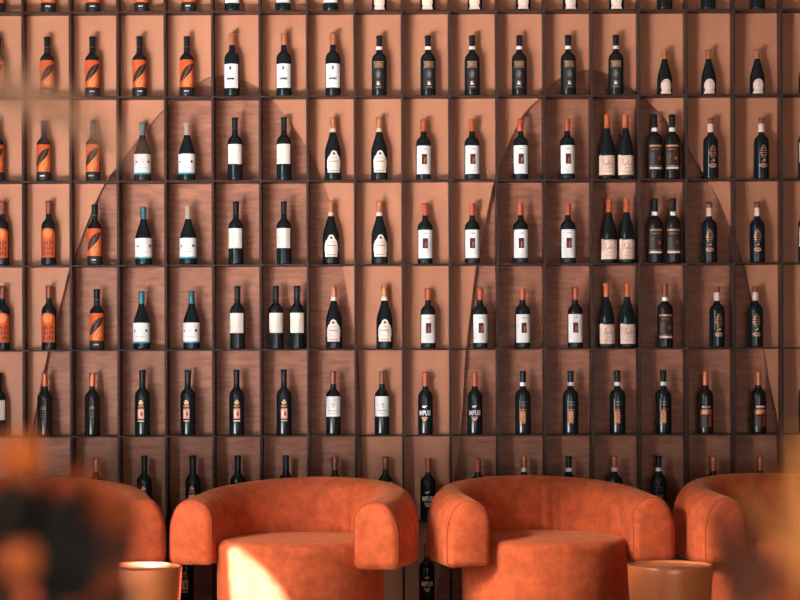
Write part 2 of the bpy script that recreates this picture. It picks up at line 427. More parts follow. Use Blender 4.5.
def script_label(L, h, r):
    w = deg(r, 72)
    L.poly([(-w, .06 * h), (w, .06 * h), (w, .36 * h), (.3 * w, .363 * h), (-.4 * w, .355 * h), (-.7 * w, .375 * h), (-w, .365 * h)], 'pinkcream')
    c = [(-.026, .20), (-.018, .26), (-.014, .31), (-.018, .29), (-.014, .22), (-.008, .20), (-.003, .25), (.002, .21), (.007, .25), (.011, .29), (.009, .22), (.016, .21), (.022, .24), (.030, .245)]
    L.stroke([(a, b * h) for a, b in c], .0019, 'redink', 1)
    L.rect(-.004, .024, .165 * h, .170 * h, 'redink', 1); L.rect(-.02, .02, .105 * h, .117 * h, 'pink', 1)
def banded_brown(L, h, r):
    w = deg(r, 52)
    L.rect(-w, w, .145 * h, .53 * h, 'brownink')
    L.rect(-w, w, .495 * h, .520 * h, 'gold', 1); L.rect(-.7 * w, .45 * w, .445 * h, .462 * h, 'greyink', 1)
    L.rect(-.85 * w, -.25 * w, .225 * h, .40 * h, 'faint', 1)
    L.disc(.45 * w, .315 * h, .0085, .0095, 'redink', 1); L.disc(.45 * w, .315 * h, .005, .006, 'bronze', 2)
    L.rect(-w, w, .150 * h, .178 * h, 'cream', 1); L.rect(-w, w, .192 * h, .200 * h, 'gold', 1)
def crest_gold(L, h, r):
    for (a, b, ww) in ((.525, .545, .007), (.485, .512, .013), (.445, .472, .016), (.405, .432, .018), (.365, .392, .013), (.335, .352, .009)):
        L.rect(-ww, -ww * .15, a * h, (b - .004) * h, 'gold'); L.rect(ww * .1, ww, (a + .004) * h, b * h, 'bronze'); L.rect(-ww * .5, ww * .4, (a + .008) * h, (b - .008) * h, 'redink', 1)
    L.stroke([(-.019, .40 * h), (-.010, .50 * h), (0, .53 * h), (.010, .50 * h), (.019, .40 * h), (.008, .345 * h), (-.008, .345 * h), (-.019, .40 * h)], .0014, 'bronze', 1)
    L.disc(.004, .297 * h, .0045, .006, 'cream', 0); L.disc(-.006, .282 * h, .003, .004, 'gold', 0)
    L.disc(0, .212 * h, .021, .0125, 'bronze', 0); L.disc(0, .212 * h, .016, .009, 'pink', 1)
    L.rect(-.012, .012, .206 * h, .218 * h, 'darkred', 2)
def round_pink(L, h, r):
    c = [(.029 * math.cos(t), .185 * h + .034 * math.sin(t)) for t in [-.22 * PI + 1.44 * PI * k / 20 for k in range(21)]]
    L.poly([(-.030, .012 * h), (.030, .012 * h), (.028, .045 * h)] + c + [(-.028, .045 * h)], 'pinkcream')
    L.disc(0, .19 * h, .018, .020, 'cream', 1); L.stroke([(0, .15 * h), (0, .30 * h), (.004, .24 * h)], .002, 'pink', 2)
def faint_text(L, h, r):
    L.poly([(-.016, .445 * h), (.016, .445 * h), (.006, .462 * h), (0, .488 * h), (-.006, .462 * h)], 'greyink')
    L.rect(-.014, .014, .425 * h, .433 * h, 'bronze')
    for v, ww in ((.37, .012), (.335, .014), (.30, .012), (.22, .013), (.19, .010)):
        for k in range(5): L.rect(-ww + k * ww * .42, -ww + k * ww * .42 + ww * .28, v * h, (v + .014) * h, 'faint')
def salmon_plate(L, h, r):
    for (u, v, a, b) in ((0, .525, .007, .006), (-.007, .500, .006, .005), (.007, .500, .006, .005), (0, .485, .010, .004)): L.disc(u, v * h, a, b, 'gold', 0, 10)
    L.rect(-.015, .015, .435 * h, .462 * h, 'bronze')
    L.rect(-.0165, .0165, .255 * h, .405 * h, 'pink'); L.rect(-.0165, .0165, .215 * h, .232 * h, 'pinkcream')
    L.disc(.004, .33 * h, .006, .012, 'redink', 1); L.rect(-.011, -.003, .285 * h, .375 * h, 'pinkcream', 1)
    L.rect(-.012, .012, .405 * h, .425 * h, 'redink', 0)
def figure_white(L, h, r):
    w = deg(r, 68); L.rect(-w, w, .29 * h, .605 * h, 'white')
    L.stroke([(-.006, .50 * h), (0, .465 * h), (.004, .50 * h)], .0022, 'ink', 1); L.stroke([(0, .465 * h), (.001, .425 * h)], .0024, 'ink', 1)
    L.rect(-.024, .024, .375 * h, .383 * h, 'greyink', 1); L.rect(-.018, .018, .335 * h, .341 * h, 'pink', 1)
def bold_word(L, h, r):
    L.text('IMPUSI', 0, .345 * h, .034, 'white', 0, .62, .0008)
    L.poly([(-.010, .435 * h), (.002, .428 * h), (.010, .455 * h), (.014, .470 * h), (.002, .462 * h), (-.006, .468 * h), (-.012, .452 * h)], 'white')
    L.poly([(-.017, .285 * h), (.017, .285 * h), (.010, .235 * h), (0, .218 * h), (-.010, .235 * h)], 'pink'); L.rect(-.012, .012, .262 * h, .272 * h, 'brownink', 1)
def orange_plate(L, h, r):
    L.rect(-.018, -.0145, .17 * h, .55 * h, 'bronze')
    for v in (.50, .455): 
        for k in range(5): L.rect(-.010 + .0056 * k, -.0062 + .0056 * k, v * h, (v + .016) * h, 'greyblue')
    L.stroke([(-.016, .40 * h), (-.004, .385 * h), (.010, .392 * h), (.02, .382 * h)], .002, 'gold')
    L.rect(-.0145, .014, .17 * h, .37 * h, 'plate'); L.rect(-.009, .009, .205 * h, .345 * h, 'pink', 1)
    L.stroke([(-.004, .22 * h), (.003, .27 * h), (-.002, .33 * h)], .003, 'redink', 2)
def ornate_red(L, h, r):
    w = deg(r, 48)
    L.rect(-.7 * w, .7 * w, .415 * h, .440 * h, 'cream')
    L.poly([(-w, .295 * h), (w, .30 * h), (w, .385 * h), (.4 * w, .40 * h), (-.4 * w, .402 * h), (-w, .375 * h)], 'redink')
    L.poly([(-.8 * w, .31 * h), (.1 * w, .315 * h), (.7 * w, .36 * h), (.3 * w, .385 * h), (-.7 * w, .37 * h)], 'gold', 1); L.disc(-.1 * w, .345 * h, .010, .006, 'pink', 2)
    L.rect(-w, w, .10 * h, .29 * h, 'brownink')
    for k in range(5): L.rect(-.75 * w, (.05 - .1 * (k % 2)) * w, (.115 + .034 * k) * h, (.128 + .034 * k) * h, 'greyink', 1)
    L.poly([(.35 * w, .12 * h), (.8 * w, .12 * h), (.85 * w, .28 * h), (.45 * w, .28 * h)], 'redink', 1)

CAP = 'capsule'; BAND = 'neck_band'
K = {}
def kind(key, shape, h, r, glass, caps, draw, extra, desc, group): K[key] = (make_proto(shape, h, r, glass, caps, draw, extra), desc, group, h, r)
kind('A', 'bordeaux', .297, .0375, 'glass', [(CAP, .735, 1, 'black'), (BAND, .815, .83, 'greyink')], leaf_label, leaf_lower, 'black-capped bottle, orange leaf label', 'bottles with orange leaf labels')
kind('B', 'bordeaux', .316, .0375, 'glass', [(CAP, .80, 1, 'redbrown')], zebra_label, None, 'rust-capped bottle, arched orange label', 'bottles with arched orange labels')
for key, cap, cd in (('C', 'teal', 'teal'), ('Cg', 'greyteal', 'grey'), ('Cb', 'beigefoil', 'beige')):
    kind(key, 'burgundy', .286, .0425, 'glass', [(CAP, .785, 1, cap)], burgundy_white, None, cd + '-capped sloping bottle, white label', 'sloping bottles with white and teal labels')
kind('D', 'bordeaux', .310, .0385, 'glass', [(CAP, .815, 1, 'copper')], tall_white, None, 'copper-capped bottle, tall white script label', 'bottles with tall white script labels')
kind('E', 'bordeaux', .310, .038, 'glass', [(CAP, .80, 1, 'black')], plain_cream, None, 'all-black bottle with plain cream label', 'bottles with plain cream labels')
kind('F', 'bordeaux', .296, .0385, 'glass', [(CAP, .84, 1, 'black'), (BAND, .765, .82, 'white')], bronze_black, None, 'white-ringed bottle, black and bronze label', 'bottles with black and bronze labels')
kind('G', 'burgundy', .309, .0420, 'glass', [(CAP, .825, 1, 'copper'), (BAND, .766, .825, 'pinkcream')], arched_cream, None, 'copper-capped sloping bottle, arched cream label', 'sloping bottles with arched cream labels')
kind('H', 'bordeaux', .297, .0385, 'glass', [(CAP, .80, 1, 'red')], framed_white, None, 'red-capped bottle, small picture on white label', 'bottles with a small picture on white')
kind('I', 'burgundy', .318, .0405, 'glass', [(CAP, .79, 1, 'orangefoil')], script_label, None, 'orange-capped sloping bottle, handwritten label', 'sloping bottles with handwritten pink labels')
kind('J', 'bordeaux', .318, .0400, 'glassb', [(CAP, .795, 1, 'black'), (BAND, .735, .795, 'white')], banded_brown, None, 'white-ringed dark bottle, brown banded label', 'bottles with brown banded labels')
kind('Jr', 'bordeaux', .312, .0400, 'glassb', [(CAP, .795, 1, 'redbrown'), (BAND, .735, .795, 'white')], banded_brown, None, 'rust-capped white-ringed bottle, brown banded label', 'bottles with brown banded labels')
kind('K', 'bordeaux', .300, .0385, 'glass', [(CAP, .90, 1, 'redbrown'), (BAND, .765, .90, 'pinkcream')], crest_gold, None, 'cream-necked dark bottle with gold crest', 'bottles with gold crests')
kind('L', 'small', .222, .0380, 'glass', [(CAP, .79, 1, 'copper')], round_pink, None, 'short copper-capped bottle, rounded pale label', 'short bottles with rounded pale labels')
kind('M', 'bordeaux', .309, .0385, 'glassb', [(CAP, .79, 1, 'orangefoil')], faint_text, None, 'orange-capped dark bottle with faint grey lettering', 'dark bottles with faint lettering')
kind('N', 'bordeaux', .322, .0385, 'glass', [(CAP, .80, 1, 'black')], salmon_plate, None, 'all-black bottle with small salmon label', 'bottles with small salmon labels')
kind('O', 'bordeaux', .313, .0380, 'glass', [(CAP, .80, 1, 'redbrown')], figure_white, None, 'rust-capped bottle, white label with thin figure', 'bottles with a thin figure on white')
kind('P', 'bordeaux', .306, .0385, 'glass', [(CAP, .775, 1, 'red')], bold_word, None, 'red-capped black bottle with bold white word', 'bottles with a bold white word')
kind('Q', 'bordeaux', .311, .0400, 'glass', [(CAP, .82, 1, 'black'), (BAND, .762, .82, 'white')], orange_plate, None, 'white-ringed black bottle, narrow orange label', 'bottles with narrow orange labels')
kind('Qo', 'bordeaux', .311, .0400, 'glass', [(CAP, .82, 1, 'orangefoil'), (BAND, .762, .82, 'white')], orange_plate, None, 'orange-capped white-ringed black bottle', 'bottles with narrow orange labels')
kind('R', 'bordeaux', .309, .0385, 'glassb', [(CAP, .77, 1, 'orangefoil')], ornate_red, None, 'orange-capped bottle with ornate red-brown label', 'bottles with ornate red-brown labels')

rows = {
 0: [('A', -2), ('A', 48.5), ('A', 93), ('A', 141.5), ('A', 189), ('D', 232), ('D', 283), ('D', 330.5), ('L', 379.3), ('L', 427.6), ('L', 475), ('L', 523), ('L', 570), ('L', 616.5), ('J', 664.5), ('K', 708), ('K', 757.2)],
 1: [('A', -2), ('A', 47.2), ('A', 92.4), ('A', 139.6), ('A', 187), ('D', 232), ('D', 284), ('D', 333), ('F', 379.3), ('F', 428), ('F', 472.2), ('F', 519.4), ('F', 568.2), ('F', 616), ('L', 664.5), ('L', 708.6), ('L', 757.2), ('L', 806)],
 2: [('A', -3), ('A', 44), ('A', 93.2), ('Cg', 142.5), ('Cb', 187), ('E', 235), ('E', 284), ('G', 333), ('G', 379.3), ('H', 423.6), ('H', 472), ('H', 520.5), ('H', 567.2), ('I', 607), ('I', 625.5), ('J', 654.6), ('J', 672.2), ('K', 710.7), ('K', 761.4), ('E', 805.5)],
 3: [('B', 2), ('B', 48.8), ('A', 94.8), ('C', 143.6), ('Cb', 188.2), ('E', 236), ('E', 284), ('G', 331), ('G', 379.5), ('H', 425.2), ('H', 472.2), ('H', 520.7), ('H', 568), ('I', 609), ('I', 626.6), ('J', 655), ('J', 673), ('K', 709.4), ('K', 757.2), ('E', 805.5)],
 4: [('B', 2.6), ('B', 49), ('A', 96.9), ('C', 141.7), ('C', 191.6), ('E', 237.5), ('E', 276), ('E', 297), ('G', 334), ('G', 384.5), ('H', 428), ('H', 480), ('H', 522.6), ('H', 575.3), ('I', 606.6), ('I', 627.3), ('Jr', 665), ('K', 717), ('K', 755.4)],
 5: [('E', -1), ('M', 45), ('M', 92.4), ('N', 142.5), ('N', 188), ('N', 236.7), ('N', 284), ('O', 333.3), ('O', 382), ('P', 425.5), ('P', 474.8), ('Q', 523), ('Q', 570.6), ('Q', 617.5), ('Q', 663.5), ('R', 705.5), ('R', 758.5), ('N', 806)],
 6: [('M', 96), ('N', 144.5), ('N', 193), ('N', 238), ('N', 286), ('O', 335), ('O', 385.6), ('P', 428), ('P', 478), ('Qo', 524), ('Q', 568.8), ('Qo', 614.4), ('Q', 658.8), ('R', 713.4), ('R', 760)],
 7: [('N', 186), ('P', 427)],
}
ROWNAME = {0: 'topmost cut-off shelf', 1: 'first full shelf', 2: 'second full shelf', 3: 'third full shelf', 4: 'fourth full shelf',
           5: 'fifth full shelf', 6: 'shelf behind the chairs', 7: 'lowest shelf'}
ORD = ['first', 'second', 'third', 'fourth', 'fifth', 'sixth']
NUM = ['', 'one', 'two', 'three', 'four', 'five', 'six']
rnd = random.Random(21)
for row, items in rows.items():
    for i, (key, px) in enumerate(items):
        parts, desc, group, h, r = K[key]
        y = r + .0018
        same = [j for j, (k2, p2) in enumerate(items) if K[k2][1] == desc and not (p2 > 800 or p2 < 0)]
        if px > 800: where = 'cut by the right picture edge'
        elif px < 0: where = 'cut by the left picture edge'
        elif len(same) == 1: where = 'the only one'
        elif len(same) == 2: where = ('left' if same[0] == i else 'right') + ' one of two'
        else:
            q = same.index(i)
            where = 'leftmost of ' + NUM[len(same)] if q == 0 else 'rightmost of ' + NUM[len(same)] if q == len(same) - 1 else ORD[q] + ' from left of ' + NUM[len(same)]
        lab = f'{desc}, {where}, {ROWNAME[row]}'
        root = empty('wine_bottle', (wx(px + ROLL * (HY - (66 + 85.15 * (row - 1))), y), y, shelf_z[row] + .0006), lab, 'bottle', group, rz=math.radians(rnd.uniform(-9, 9)))
        for name, me in parts:
            o = bpy.data.objects.new(name, me); COL.objects.link(o); o.parent = root

# ---------------------------------------------------------------- barrel chairs
def u_path(R, straight, n=110):
    """horseshoe open towards -y: list of (point, outward normal, forward 0..1)"""
    out = []
    m = 8
    for k in range(m): out.append((Vector((-R, -straight * (1 - k / m), 0)), Vector((-1, 0, 0)), 1 - k / m))
    for k in range(n + 1):
        a = PI - PI * k / n
        out.append((Vector((R * math.cos(a), R * math.sin(a), 0)), Vector((math.cos(a), math.sin(a), 0)), 0))
    for k in range(1, m + 1): out.append((Vector((R, -straight * k / m, 0)), Vector((1, 0, 0)), k / m))
    return out
def section(hw, z0, z1, shrink=0.0, n=10):
    """closed outline (offset along the outward normal, z): flat bottom, domed top"""
    hw -= shrink; z0 += shrink; z1 -= shrink
    rb, rt = max(.008, .035 - shrink), hw * .92
    rz = rt * 1.05; rzo = rt * 1.75
    pts = []
    for k in range(n + 1):   # outer bottom corner
        a = -PI / 2 + PI / 2 * k / n; pts.append((hw - rb + rb * math.cos(a), z0 + rb + rb * math.sin(a)))
    for k in range(n + 1):   # outer top
        a = PI / 2 * k / n; pts.append((hw - rt + rt * math.cos(a), z1 - rzo + rzo * math.sin(a)))
    for k in range(n + 1):
        a = PI / 2 + PI / 2 * k / n; pts.append((-hw + rt + rt * math.cos(a), z1 - rz + rz * math.sin(a)))
    for k in range(n + 1):
        a = PI + PI / 2 * k / n; pts.append((-hw + rb + rb * math.cos(a), z0 + rb + rb * math.sin(a)))
    return pts
def chair_meshes():
    R, HW, ST_ = .420, .100, .235
    path = u_path(R, ST_)
    bm = bmesh.new(); rings = []
    def ztop(fwd, p):
        t = max(0.0, (p.y + ST_) / (R + ST_))
        return .660 + .063 * t ** 1.15
    n = len(path)
    rounds = [(.030, .032), (.012, .022), (.004, .012), (0, 0)]     # (shrink, pull back from the end face)
    def ring(p, nr, z1, sh, crease=0.0):
        return [bm.verts.new((p.x + nr.x * (o - (crease if o < -.02 and z < z1 - .05 else 0)), p.y + nr.y * (o - (crease if o < -.02 and z < z1 - .05 else 0)), z)) for o, z in section(HW, .372, z1, sh)]
    for i, (p, nr, fw) in enumerate(path):
        z1 = ztop(fw, p)
        if i == 0:
            for sh, pull in rounds: rings.append(ring(p + Vector((0, -.030 + .0 + (.030 - pull) * 0 + (0.030 - {.030: .030, .012: .022, .004: .010, 0: 0}[sh]), 0)), nr, z1, sh))
        a = math.atan2(p.y, p.x)
        cr = 0.0
        for c0, dpt in ((math.radians(66), .016), (math.radians(74), .012), (math.radians(59), .009)):
            cr += -dpt * math.exp(-((a - c0) / .035) ** 2)
        if 0 < i < n - 1: rings.append(ring(p, nr, z1, 0, cr if fw == 0 else 0))
        if i == n - 1:
            for sh, pull in rounds[::-1]: rings.append(ring(p + Vector((0, -.030 + (0.030 - {.030: .030, .012: .022, .004: .010, 0: 0}[sh]), 0)), nr, z1, sh))
    m = len(rings[0])
    for a, b in zip(rings, rings[1:]):
        for k in range(m): bm.faces.new((a[k], a[(k + 1) % m], b[(k + 1) % m], b[k]))
    bm.faces.new(rings[0][::-1]); bm.faces.new(rings[-1])
    # the piping that follows the edge of both end faces
    pips = []
    for rg in (rings[2], rings[-3]):
        pip = bmesh.new()
        pts = [Vector((v.co.x, v.co.y - .0015, v.co.z)) for v in rg]
        add_tube(pip, pts + [pts[0]], .0026, 6)
        pm = bpy.data.meshes.new('piping'); bmesh.ops.recalc_face_normals(pip, faces=pip.faces[:]); pip.to_mesh(pm); pip.free(); pm.materials.append(M['piping'])
        pips.append(('piping', pm))
    bmesh.ops.recalc_face_normals(bm, faces=bm.faces[:])
    back = bpy.data.meshes.new('backrest'); bm.to_mesh(back); bm.free()
    back.polygons.foreach_set('use_smooth', [True] * len(back.polygons)); back.set_sharp_from_angle(angle=math.radians(60)); back.materials.append(M['velvet'])
    r = .367; zt = .478
    bm = bmesh.new()
    prof = [(r * .985, .02), (r, .03), (r, zt - .045), (r - .003, zt - .028), (r - .012, zt - .012), (r - .028, zt - .003), (r - .05, zt), (r * .6, zt + .006), (r * .25, zt + .009), (.004, zt + .010)]
    add_lathe(bm, prof, 72)
    seat = bpy.data.meshes.new('seat'); bm.normal_update(); bm.to_mesh(seat); bm.free()
    seat.polygons.foreach_set('use_smooth', [True] * len(seat.polygons)); seat.materials.append(M['velvet'])
    bm = bmesh.new(); add_lathe(bm, [(r - .03, 0), (r - .03, .021)], 48)
    pl = bpy.data.meshes.new('plinth'); bm.normal_update(); bm.to_mesh(pl); bm.free(); pl.materials.append(M['black'])
    return [('backrest', back), ('seat', seat), ('plinth', pl)] + pips
CH = chair_meshes()
def chair(px, d, rho, label):
    y = d - D
    root = empty('armchair', (wx(px, y), y, 0), label, 'armchair', 'orange velvet barrel chairs before the rack', rz=math.radians(rho))
    back = None
    for name, me in CH:
        o = bpy.data.objects.new(name, me); COL.objects.link(o)
        if name == 'piping': o.parent = back
        else: o.parent = root
        if name == 'backrest': back = o
CHAIRS = ((40, 8.86, 16, 'orange velvet barrel chair half hidden behind dark blurred flowers, cut by left edge'),
          (300, 8.80, -16, 'orange velvet barrel chair with bright sun patch on its seat front'),
          (544, 8.86, 14, 'orange velvet barrel chair behind the small table, without a sun patch'),
          (789, 8.98, 15, 'orange velvet barrel chair cut by right edge behind blurred ochre leaves'))
for args in CHAIRS: chair(*args)

# ---------------------------------------------------------------- drum side tables
def side_table(px, d, label):
    y = d - D
    root = empty('side_table', (wx(px, y), y, 0), label, 'side table', 'terracotta drum side tables')
    zt, R = .478, .162
    bm = bmesh.new()
    prof = [(R * .70, .0), (R * .74, .004), (R * .80, .06), (R * .86, .18), (R * .925, .30), (R * .97, .39), (R * .992, .45), (R, zt - .006), (R - .002, zt - .001), (R - .006, zt), (R - .010, zt - .002), (R - .011, zt - .010)]
    add_lathe(bm, prof, 64, True, False)
    from_bm('body', bm, M['table'], root, 40)
    bm = bmesh.new(); add_lathe(bm, [(R - .0105, zt - .016), (R - .0105, zt - .009), (R - .014, zt - .008), (.003, zt - .008)], 64)
    from_bm('table_top', bm, M['tabletop'], root, 40)
side_table(138.5, 7.6, 'round terracotta drum table beside the blurred dark flowers')
side_table(669.5, 7.6, 'round terracotta drum table with vertical sheen before the sunless chair')

# ---------------------------------------------------------------- foreground: console table, two vases and what stands in them
FY = -8.7
def fx(px, y=FY): return wx(px, y)
def fz(py, y=FY): return wz(py, y)
ct = empty('console_table', (0, FY, 0), 'dark walnut console table carrying the vases, below the picture edge', 'table')
bm = bmesh.new(); add_box(bm, (-.75, -.2, .72), (.75, .2, .75)); bmesh.ops.recalc_face_normals(bm, faces=bm.faces[:]); from_bm('table_top', bm, M['tablewood'], ct)
for sx in (-1, 1):
    for sy in (-1, 1):
        bm = bmesh.new(); add_box(bm, (sx * .70 - .025, sy * .16 - .025, 0), (sx * .70 + .025, sy * .16 + .025, .72)); bmesh.ops.recalc_face_normals(bm, faces=bm.faces[:]); from_bm('leg', bm, M['tablewood'], ct)
def vase(x, label):
    v = empty('vase', (x, FY, .75), label, 'vase')
    bm = bmesh.new()
    add_lathe(bm, [(.045, 0), (.06, .01), (.085, .07), (.088, .12), (.07, .18), (.048, .215), (.046, .23), (.052, .24), (.047, .24), (.041, .228), (.043, .21), (.06, .17), (.07, .10), (.04, .03), (.005, .025)], 40)
    from_bm('body', bm, M['ceramic'], v, 40)
VL, VR = fx(-22), fx(822)
vase(VL, 'charcoal vase holding the dark leaves and orange flowers')
vase(VR, 'charcoal vase holding the dried ochre leaves')

def bez(a, b, c, n=12): return [a * (1 - t) ** 2 + b * 2 * t * (1 - t) + c * t * t for t in [k / n for k in range(n + 1)]]
def leaf_bm(base, tip, width, bend=.0, face=Vector((0, -1, 0)), n=10, bm=None):
    bm = bm or bmesh.new()
    base, tip = Vector(base), Vector(tip); ax = tip - base; ln = ax.length
    side = ax.cross(face).normalized(); up = side.cross(ax).normalized()
    rows_ = []
    for k in range(n + 1):
        t = k / n; w = width * (math.sin(PI * min(1, t ** .8 * .98 + .02)) ** .8) + .0006
        c = base + ax * t + up * bend * ln * math.sin(PI * t)
        rows_.append([bm.verts.new(c - side * w + up * w * .25), bm.verts.new(c), bm.verts.new(c + side * w + up * w * .25)])
    for a, b in zip(rows_, rows_[1:]):
        bm.faces.new((a[0], a[1], b[1], b[0])); bm.faces.new((a[1], a[2], b[2], b[1]))
    return bm
def solid(bm, t=.0006):
    bmesh.ops.recalc_face_normals(bm, faces=bm.faces[:])
    bmesh.ops.solidify(bm, geom=bm.faces[:], thickness=t)
    return bm
NK = {}
NECKS = {'dark leafy branch lowest by the left edge': (0.0123, -0.0193),
         'rust flower above the biggest dark leaf clump': (0.0071, -0.0051),
         'rust flower among the dried ochre leaves': (-0.0061, 0.0057),
         'low orange flower between two dark leaf clumps': (-0.002, -0.0165),
         'tan feathery plume arching in at the top left corner': (0.0008, 0.0008),
         'tall orange flower, topmost of the blurred bunch, near left edge': (-0.0062, 0.0247),
         'rust-brown leafy branch rising behind the dark leaves': (-0.0037, -0.0105)}   # where a stem leans in the vase's neck
def stem_to(root, top, rad=.0016):
    k = NK.setdefault(round(root['vx'], 3), []); c = Vector(top)
    n = NECKS[root['label']] if root['label'] in NECKS else (max(-.024, min(.024, c.x * .2)), max(-.026, min(.026, c.y * .16))); k.append(1)
    a = Vector((n[0] * .5, n[1] * .5, 0)); b = Vector((n[0], n[1], .235))
    pts = [a, b] + bez(b, b + Vector((0, 0, (c.z - b.z) * .45)), c, 10)[1:]
    bm = bmesh.new(); add_tube(bm, pts, rad, 8)
    bmesh.ops.recalc_face_normals(bm, faces=bm.faces[:])
    from_bm('stem', bm, M['stem'], root, 60)
def flower(vx, px, py, rpx, label, mat, y=FY, elong=1.2):
    root = empty('orange_flower', (vx, FY, .785), label, 'flower', 'blurred flowers in the charcoal vases'); root['vx'] = vx
    k = (D + y) / F
    c = Vector((wx(px, y), y, wz(py, y))) - root.location
    stem_to(root, c - Vector((0, 0, rpx * k * .6)))
    R = rpx * k
    bm = bmesh.new()
    for ring, (n, tilt, sc) in enumerate(((6, 1.25, .75), (9, .85, .95), (11, .35, 1.0), (11, -.15, .95))):
        for q in range(n):
            a = 2 * PI * q / n + ring * .4
            d = Vector((math.cos(a) * math.cos(tilt), math.sin(a) * math.cos(tilt), math.sin(tilt) * elong))
            base = c - Vector((0, 0, R * .55))
            leaf_bm(base, base + d * R * 1.05 * sc + Vector((0, 0, R * .35)), R * .42, .12, Vector((math.cos(a), math.sin(a), -.4)), 6, bm)
    from_bm('blossom', solid(bm), M[mat], root, 60)
def leafy(vx, name, pieces, label, mat, cat='branch', group=None, topy=None):
    root = empty(name, (vx, FY, .785), label, cat, group); root['vx'] = vx
    first = pieces[0]
    for i, (p0, p1, w, y) in enumerate(pieces):
        a = Vector((wx(p0[0], y), y, wz(p0[1], y))) - root.location; b = Vector((wx(p1[0], y), y, wz(p1[1], y))) - root.location
        from_bm('leaf', solid(leaf_bm(a, b, w * (D + y) / F, .08, Vector((.15, -1, .1)))), M[mat], root, 60)
        if i == 0: stem_to(root, a)
        else:
            bm = bmesh.new(); f0 = Vector((wx(first[0][0], first[3]), first[3], wz(first[0][1], first[3]))) - root.location
            add_tube(bm, bez(f0 * .75, (f0 * .85 + a) * .5, a), .0015, 6); bmesh.ops.recalc_face_normals(bm, faces=bm.faces[:]); from_bm('twig', bm, M['stem'], root, 60)
flower(VL, 18, 457, 26, 'tall orange flower, topmost of the blurred bunch, near left edge', 'petal', FY, 1.6)
flower(VL, 22, 562, 15, 'low orange flower between two dark leaf clumps', 'petal', FY - .10, 2.0)
flower(VL, 78, 478, 18, 'rust flower above the biggest dark leaf clump', 'petal2', FY + .10, 1.1)
flower(VL, 112, 508, 30, 'large orange-rust flower before the half-hidden barrel chair', 'petal2', FY + .16, 1.1)
flower(VL, 110, 585, 30, 'rust flower lowest of the bunch, under the large blossom', 'petal2', FY + .09, 1.0)
G = 'dark leafy branches in the charcoal vase'
leafy(VL, 'leafy_branch', [((6, 540), (14, 472), 24, FY + .058), ((22, 536), (36, 484), 17, FY + .062), ((-14, 560), (-24, 490), 18, FY + .055)], 'dark leafy branch just under the topmost orange flower', 'darkleaf', 'branch', G)
leafy(VL, 'leafy_branch', [((60, 605), (68, 486), 27, FY + .03), ((74, 605), (98, 515), 16, FY + .025), ((52, 605), (42, 515), 16, FY + .035), ((84, 650), (130, 580), 14, FY + .03)], 'biggest dark leafy branch in the middle of the bunch', 'darkleaf', 'branch', G)
leafy(VL, 'leafy_branch', [((-6, 640), (0, 560), 18, FY - .03), ((40, 640), (58, 590), 16, FY - .03), ((-20, 640), (-30, 560), 18, FY - .03)], 'dark leafy branch lowest by the left edge', 'darkleaf', 'branch', G)
leafy(VL, 'leafy_branch', [((52, 580), (44, 468), 16, FY + .22), ((70, 580), (92, 478), 18, FY + .22), ((40, 590), (20, 500), 16, FY + .225), ((100, 600), (136, 500), 16, FY + .22)], 'rust-brown leafy branch rising behind the dark leaves', 'rustleaf', 'branch', G)

def plume(vx, pts_px, rpx, label, y, n=420, seed=1, mat='tan'):
    root = empty('pampas_plume', (vx, FY, .785), label, 'dried grass'); root['vx'] = vx
    P = [Vector((wx(a, y), y, wz(b, y))) - root.location for a, b in pts_px]
    stem_to(root, P[0])
    rn = random.Random(seed); bm = bmesh.new(); k = (D + y) / F
    for i in range(n):
        t = rn.random() * (len(P) - 1); q = int(t); a = P[q].lerp(P[q + 1], t - q); ax = (P[q + 1] - P[q]).normalized()
        e = math.sin(PI * min(.97, .12 + .85 * t / (len(P) - 1)))
        dv = Vector((rn.gauss(0, 1), rn.gauss(0, 1), rn.gauss(0, 1))).normalized() * rpx * k * e * rn.uniform(.5, 1.1) + ax * rpx * k * .7
        m_ = a + dv * .5 + Vector((0, 0, .003)); add_tube(bm, [a, m_, a + dv - Vector((0, 0, .004))], [.00045, .0004, .00015], 3)
    from_bm('plume', bm, M[mat], root, 60)
plume(VL, [(-60, 190), (-40, 110), (0, 84), (55, 104), (125, 146)], 36, 'tan feathery plume arching in at the top left corner', FY - .14, 620, 1)
G2 = 'dried ochre branches in the charcoal vase'
leafy(VR, 'dried_branch', [((800, 600), (794, 428), 9, FY), ((812, 560), (830, 470), 10, FY)], 'tallest ochre dried branch standing by the right edge', 'ochre', 'branch', G2)
leafy(VR, 'dried_branch', [((812, 592), (736, 484), 10, FY + .07), ((796, 540), (774, 470), 6, FY + .07)], 'ochre dried branch leaning across the cut-off barrel chair', 'ochre', 'branch', G2)
leafy(VR, 'dried_branch', [((776, 600), (742, 535), 15, FY - .05), ((770, 610), (722, 575), 9, FY - .05)], 'brown dried branch in front of the cut-off barrel chair', 'rustleaf', 'branch', G2)
leafy(VR, 'dried_branch', [((736, 620), (712, 492), 11, FY + .24), ((750, 620), (746, 500), 9, FY + .25)], 'rust-brown dried branch nearest the little drum table', 'rustleaf', 'branch', G2)
flower(VR, 776, 578, 24, 'rust flower among the dried ochre leaves', 'petal2', FY + .14, 1.0)

